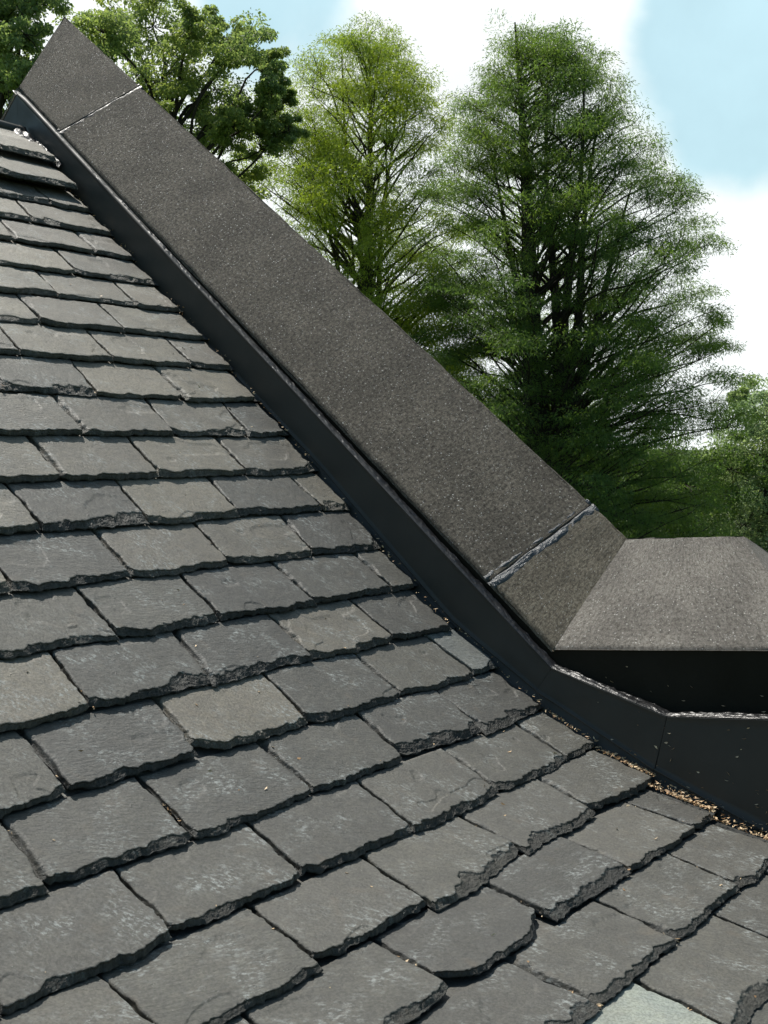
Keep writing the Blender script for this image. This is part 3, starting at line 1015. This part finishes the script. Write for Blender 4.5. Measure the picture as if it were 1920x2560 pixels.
def cypress(name, base, H, prof, leaders, nbr, nspray, mat, seed, label, lw=1.0, trunk_r=0.32, start=0.12, upsw=0.95, puff=1.0):
    """prof: [(height fraction, radius left, radius right)] metres; left/right as seen from the roof"""
    r = np.random.default_rng(seed)
    base = np.array(base, float)
    pr = np.array(prof)
    wood, leaves = Acc(), Acc()
    tops = []
    for (hx, hy, h0, h1, lean) in leaders:
        p0 = base + np.array([0, 0, h0 * H]) + CAMR * hx * 0.15
        p1 = base + np.array([0, 0, h1 * H]) + CAMR * hx + np.cross([0, 0, 1.0], CAMR) * hy
        q = curve_pts(p0, p1, 0, 14, r, 0.012)
        rad = np.linspace(trunk_r * (1 - h0) ** 0.8, 0.02, 14) if h0 < 0.05 else np.linspace(trunk_r * 0.55 * (1 - h0), 0.015, 14)
        v, f = tube(q, rad, 8)
        wood.add(v, f)
        tops.append(q)
        for k2 in range(9):
            tq = r.uniform(0.78, 1.0)
            ctr = np.array([np.interp(tq, np.linspace(0, 1, 14), q[:, j]) for j in range(3)]) + r.normal(0, 0.25, 3)
            m = int(nspray * 1.1)
            qq = unit(r.normal(0, 1, (m, 3))) * r.uniform(0.05, 1, (m, 1)) ** 0.45
            v, f = leaf_quads(ctr + qq * [0.42, 0.42, 0.55], unit(qq + r.normal(0, 0.4, (m, 3)) + [0, 0, 0.3]), r.uniform(0.07, 0.19, m) * lw, r.uniform(0.011, 0.026, m) * lw, r, 0.2)
            leaves.add(v, f)
    for i in range(nbr):
        q = tops[r.integers(len(tops))] if r.random() > 0.45 else tops[0]
        hf = start + (0.985 - start) * (i + r.random()) / nbr
        zz_ = base[2] + hf * H
        if zz_ > q[-1, 2] or zz_ < q[0, 2]:
            q = tops[0]
            if zz_ > q[-1, 2]:
                continue
        p0 = np.array([np.interp(zz_, q[:, 2], q[:, j]) for j in range(3)])
        az = r.uniform(0, 2 * np.pi)
        dirh = np.array([math.cos(az), math.sin(az), 0])
        side = dirh @ CAMR
        rl, rt_ = np.interp(hf, pr[:, 0], pr[:, 1]), np.interp(hf, pr[:, 0], pr[:, 2])
        rad = (rt_ if side > 0 else rl) * abs(side) + 0.5 * (rl + rt_) * (1 - abs(side))
        axis = base + np.array([0, 0, hf * H])
        end = axis + dirh * rad * r.uniform(0.72, 1.05)
        L = np.linalg.norm((end - p0)[:2])
        up = lerp(0.25, upsw, np.clip((hf - 0.1) / 0.5, 0, 1))
        rise = L * up * r.uniform(0.7, 1.2)
        p0 = p0 - np.array([0, 0, min(rise, (p0[2] - base[2]) * 0.6)])
        z_ = p0[2]
        p0 = np.array([np.interp(z_, q[:, 2], q[:, j]) for j in range(3)])
        br = curve_pts(p0, end, 0.10 * L * r.uniform(-0.6, 1.3), 9, r, 0.035)
        v, f = tube(br, np.linspace(0.018 + 0.010 * L, 0.006, 9), 5)
        wood.add(v, f)
        npl = int(2 + L * 1.15)
        tt = 1.0 - r.uniform(0.0, 0.64, npl) ** 1.2
        tt[0] = 1.0
        bd = unit(br[-1] - br[0])
        for k2 in range(npl):
            bp = np.array([np.interp(tt[k2], np.linspace(0, 1, 9), br[:, j]) for j in range(3)])
            sd = unit(bd * r.uniform(0.1, 0.9) + np.array([r.normal(), r.normal(), abs(r.normal()) * 0.55]))
            tl = r.uniform(0.25, 0.75)
            tip = bp + sd * tl
            v, f = tube(np.stack([bp, bp + sd * tl * .5 + [0, 0, 0.04], tip]), np.array([0.012, 0.009, 0.004]), 3)
            wood.add(v, f)
            pl = r.uniform(0.28, 0.66) * puff
            m = int(nspray * r.uniform(0.6, 1.4) * pl / 0.45)
            qq = unit(r.normal(0, 1, (m, 3))) * r.uniform(0.05, 1, (m, 1)) ** 0.45
            ctr = bp + sd * tl * 0.8
            c = ctr + qq * pl * [1.2, 1.2, 0.42] + r.normal(0, 0.05, (m, 3)) - np.array([0, 0, 1.0]) * (np.sum(qq[:, :2] ** 2, axis=1) * pl * 0.3)[:, None]
            d = unit(qq * 0.8 + r.normal(0, 0.45, (m, 3)) + [0, 0, 0.05])
            v, f = leaf_quads(c, d, r.uniform(0.07, 0.17, m) * lw, r.uniform(0.014, 0.032, m) * lw, r, 0.3)
            leaves.add(v, f)
    root = empty(name, base, label, 'tree')
    v, f = wood.get()
    mesh_obj('trunk', v, f, m_bark, root, True)
    v, f = leaves.get()
    mesh_obj('crown', v, f, mat, root)
    print(name, 'leaves', len(f))
    return root


def place(dx, dy, dist):
    """point at horizontal distance dist along the heading of picture column dx"""
    d = Rm @ np.array([(dx - 829.5) * 1.15732, 0, 2641.0])
    d[2] = 0
    d /= np.linalg.norm(d)
    return np.array([d[0] * dist, d[1] * dist, GZ])


# big tree on the right: many rising leaders
cypress('bald_cypress', place(1205, 0, 30), 15.9,
        [(0.0, 3.6, 4.2), (0.28, 4.0, 4.5), (0.36, 4.0, 4.8), (0.48, 4.0, 4.7), (0.6, 3.8, 4.1), (0.70, 3.4, 3.4), (0.8, 2.8, 2.6), (0.9, 2.1, 1.0), (0.957, 1.6, -0.2), (1.0, 1.4, -1.0)],
        [(-1.35, 0.3, 0.0, 1.0, 0), (-0.35, -0.4, 0.28, 0.955, 0), (0.9, 0.5, 0.3, 0.86, 0), (-1.9, -0.6, 0.3, 0.80, 0), (2.0, -0.2, 0.33, 0.74, 0), (0.3, 1.6, 0.3, 0.9, 0)],
        410, 205, m_cyp, 4, 'tall dark green feathery conifer with many rising stems, the broader one on the right', 0.88, 0.50, upsw=0.75, puff=0.9)
cypress('bald_cypress', place(800, 0, 34), 17.5,
        [(0.0, 4.9, 4.4), (0.3, 5.0, 4.4), (0.55, 4.9, 3.8), (0.65, 4.5, 3.6), (0.75, 4.0, 3.1), (0.85, 3.2, 2.3), (0.91, 2.5, 1.7), (0.96, 1.4, 0.8), (1.0, 0.5, 0.4)],
        [(0.0, 0.2, 0.0, 0.985, 0), (-0.9, -0.3, 0.4, 0.97, 0), (0.9, -0.3, 0.42, 0.97, 0), (-1.8, 0.4, 0.35, 0.84, 0)],
        310, 180, m_cyp2, 9, 'yellow green feathery conifer with thin open crown, behind the middle of the coping', 1.0, 0.34, 0.15, 0.8, 1.0)


def broadleaf(name, base, H, clumps, nleaf, mat, seed, label, leafsize=0.09, trunk_r=0.3, group=None, loose=0.5, lift=0.35):
    """clumps: (height, across, depth, radius) in metres about the trunk axis"""
    r = np.random.default_rng(seed)
    base = np.array(base, float)
    wood, leaves = Acc(), Acc()
    dep = np.cross([0, 0, 1.0], CAMR)
    top = max(c[0] for c in clumps)
    tr = curve_pts(base, base + [0, 0, top * 0.8], 0, 12, r, 0.012)
    v, f = tube(tr, np.linspace(trunk_r, trunk_r * 0.25, 12), 9)
    wood.add(v, f)
    for (h, ac, de, rad) in clumps:
        c = base + np.array([0, 0, h]) + CAMR * ac + dep * de
        hh = max(0.25 * H, h - np.hypot(ac, de) * 0.9 - 0.5)
        p0 = np.array([np.interp(base[2] + hh, tr[:, 2], tr[:, j]) for j in range(3)])
        br = curve_pts(p0, c, lift, 8, r, 0.05)
        v, f = tube(br, np.linspace(0.055, 0.012, 8), 6)
        wood.add(v, f)
        nsub = int(12 + rad * 9)
        for _ in range(nsub):
            dd = unit(r.normal(0, 1, 3) * [1, 1, 0.8])
            sc = c + dd * rad * r.uniform(0.45, 1.3)
            v, f = tube(np.stack([c + (sc - c) * .05, (c + sc) / 2 + r.normal(0, .05, 3), sc]), np.array([0.014, 0.010, 0.005]), 4)
            wood.add(v, f)
            m = int(nleaf * r.uniform(0.6, 1.4))
            sr = rad * r.uniform(0.28, 0.50)
            q = unit(r.normal(0, 1, (m, 3))) * (r.uniform(0.1, 1, (m, 1)) ** 0.5) * sr * [1.15, 1.15, 0.7]
            cc = sc + q
            d = unit(q * 0.8 / (sr + 1e-6) + r.normal(0, 0.6, (m, 3)) + [0, 0, -0.2])
            ls = leafsize * r.uniform(0.7, 1.35, m)
            v, f = leaf_quads(cc, d, ls, ls * r.uniform(0.4, 0.62, m), r, 0.15)
            leaves.add(v, f)
    root = empty(name, base, label, 'tree', group)
    v, f = wood.get()
    mesh_obj('trunk', v, f, m_bark, root, True)
    v, f = leaves.get()
    mesh_obj('crown', v, f, mat, root)
    print(name, 'leaves', len(f))
    return root


def px_clump(bx, dist, px, py, rpx, de=0.0):
    """clump height/across offsets for a crown lobe seen at heading px, elevation py from the roof"""
    mpp = dist / 2282.0
    horizon = 954.0
    return ((horizon - py) * mpp - GZ, (px - bx) * mpp, de, rpx * mpp)


D1 = 26.0
oak1 = [(330, 70, 62), (280, 160, 60), (380, 130, 70), (450, 110, 50), (485, 85, 40), (545, 120, 45), (540, 190, 55), (460, 200, 75), (370, 220, 70), (480, 290, 55), (555, 280, 40),
        (590, 175, 32), (600, 215, 28), (520, 330, 38), (430, 280, 55), (300, 250, 60), (235, 40, 55), (215, 100, 50), (620, 300, 30), (350, 330, 60), (450, 400, 50), (585, 240, 40), (560, 330, 50), (610, 270, 34), (500, 380, 50)]
rr2 = random.Random(8)
broadleaf('oak_tree', place(380, 0, D1), 15, [px_clump(380, D1, x, y, q, rr2.uniform(-1.6, 1.6)) for x, y, q in oak1], 190, m_oak, 31,
          'leafy oak with rounded leaf clumps behind the upper coping', 0.085, 0.22)
oak2 = [(40, 70, 55), (105, 30, 55), (60, 150, 60), (20, 200, 55), (100, 110, 55), (10, 110, 45), (60, 240, 50), (110, 190, 50), (150, 10, 40), (-50, 120, 60), (-60, 230, 60), (-20, 300, 50), (10, 10, 0.1), (30, 320, 45), (120, 290, 50)]
D2 = 23.0
broadleaf('oak_tree', place(20, 0, D2), 15, [px_clump(20, D2, x, y, max(q, 5), rr2.uniform(-1.4, 1.4)) for x, y, q in oak2], 170, m_oak, 37,
          'leafy oak at the left edge behind the point of the gable', 0.08, 0.22)

# rounded trees beyond, low behind the end block
bgs = [(1655, 45, m_bg_haze, 'pale hazy green broad tree at the right edge beyond the end block', [(1650, 900, 70), (1600, 930, 55), (1700, 960, 80), (1570, 1000, 60), (1640, 1040, 90), (1640, 860, 40), (1560, 1060, 60), (1620, 980, 70), (1690, 880, 60), (1600, 1120, 90), (1600, 1200, 80), (1690, 1180, 80), (1760, 1000, 90), (1750, 1120, 90), (1585, 1100, 70), (1700, 1080, 80), (1655, 1150, 90), (1600, 860, 26)]),
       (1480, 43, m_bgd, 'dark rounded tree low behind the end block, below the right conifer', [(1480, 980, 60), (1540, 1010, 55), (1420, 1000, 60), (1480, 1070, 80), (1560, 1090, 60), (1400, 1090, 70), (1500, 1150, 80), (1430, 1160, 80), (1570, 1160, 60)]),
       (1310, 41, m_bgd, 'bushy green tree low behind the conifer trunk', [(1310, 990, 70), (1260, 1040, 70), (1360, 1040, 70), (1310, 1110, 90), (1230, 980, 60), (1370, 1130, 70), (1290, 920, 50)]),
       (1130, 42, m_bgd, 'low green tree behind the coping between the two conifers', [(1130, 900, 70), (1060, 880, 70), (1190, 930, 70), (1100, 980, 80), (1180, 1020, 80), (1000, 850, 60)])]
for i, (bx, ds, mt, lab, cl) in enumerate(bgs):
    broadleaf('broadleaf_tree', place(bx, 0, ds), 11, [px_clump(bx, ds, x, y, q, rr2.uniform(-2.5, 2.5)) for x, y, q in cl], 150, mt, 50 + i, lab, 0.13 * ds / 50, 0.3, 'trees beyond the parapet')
print('objects', len(bpy.data.objects))
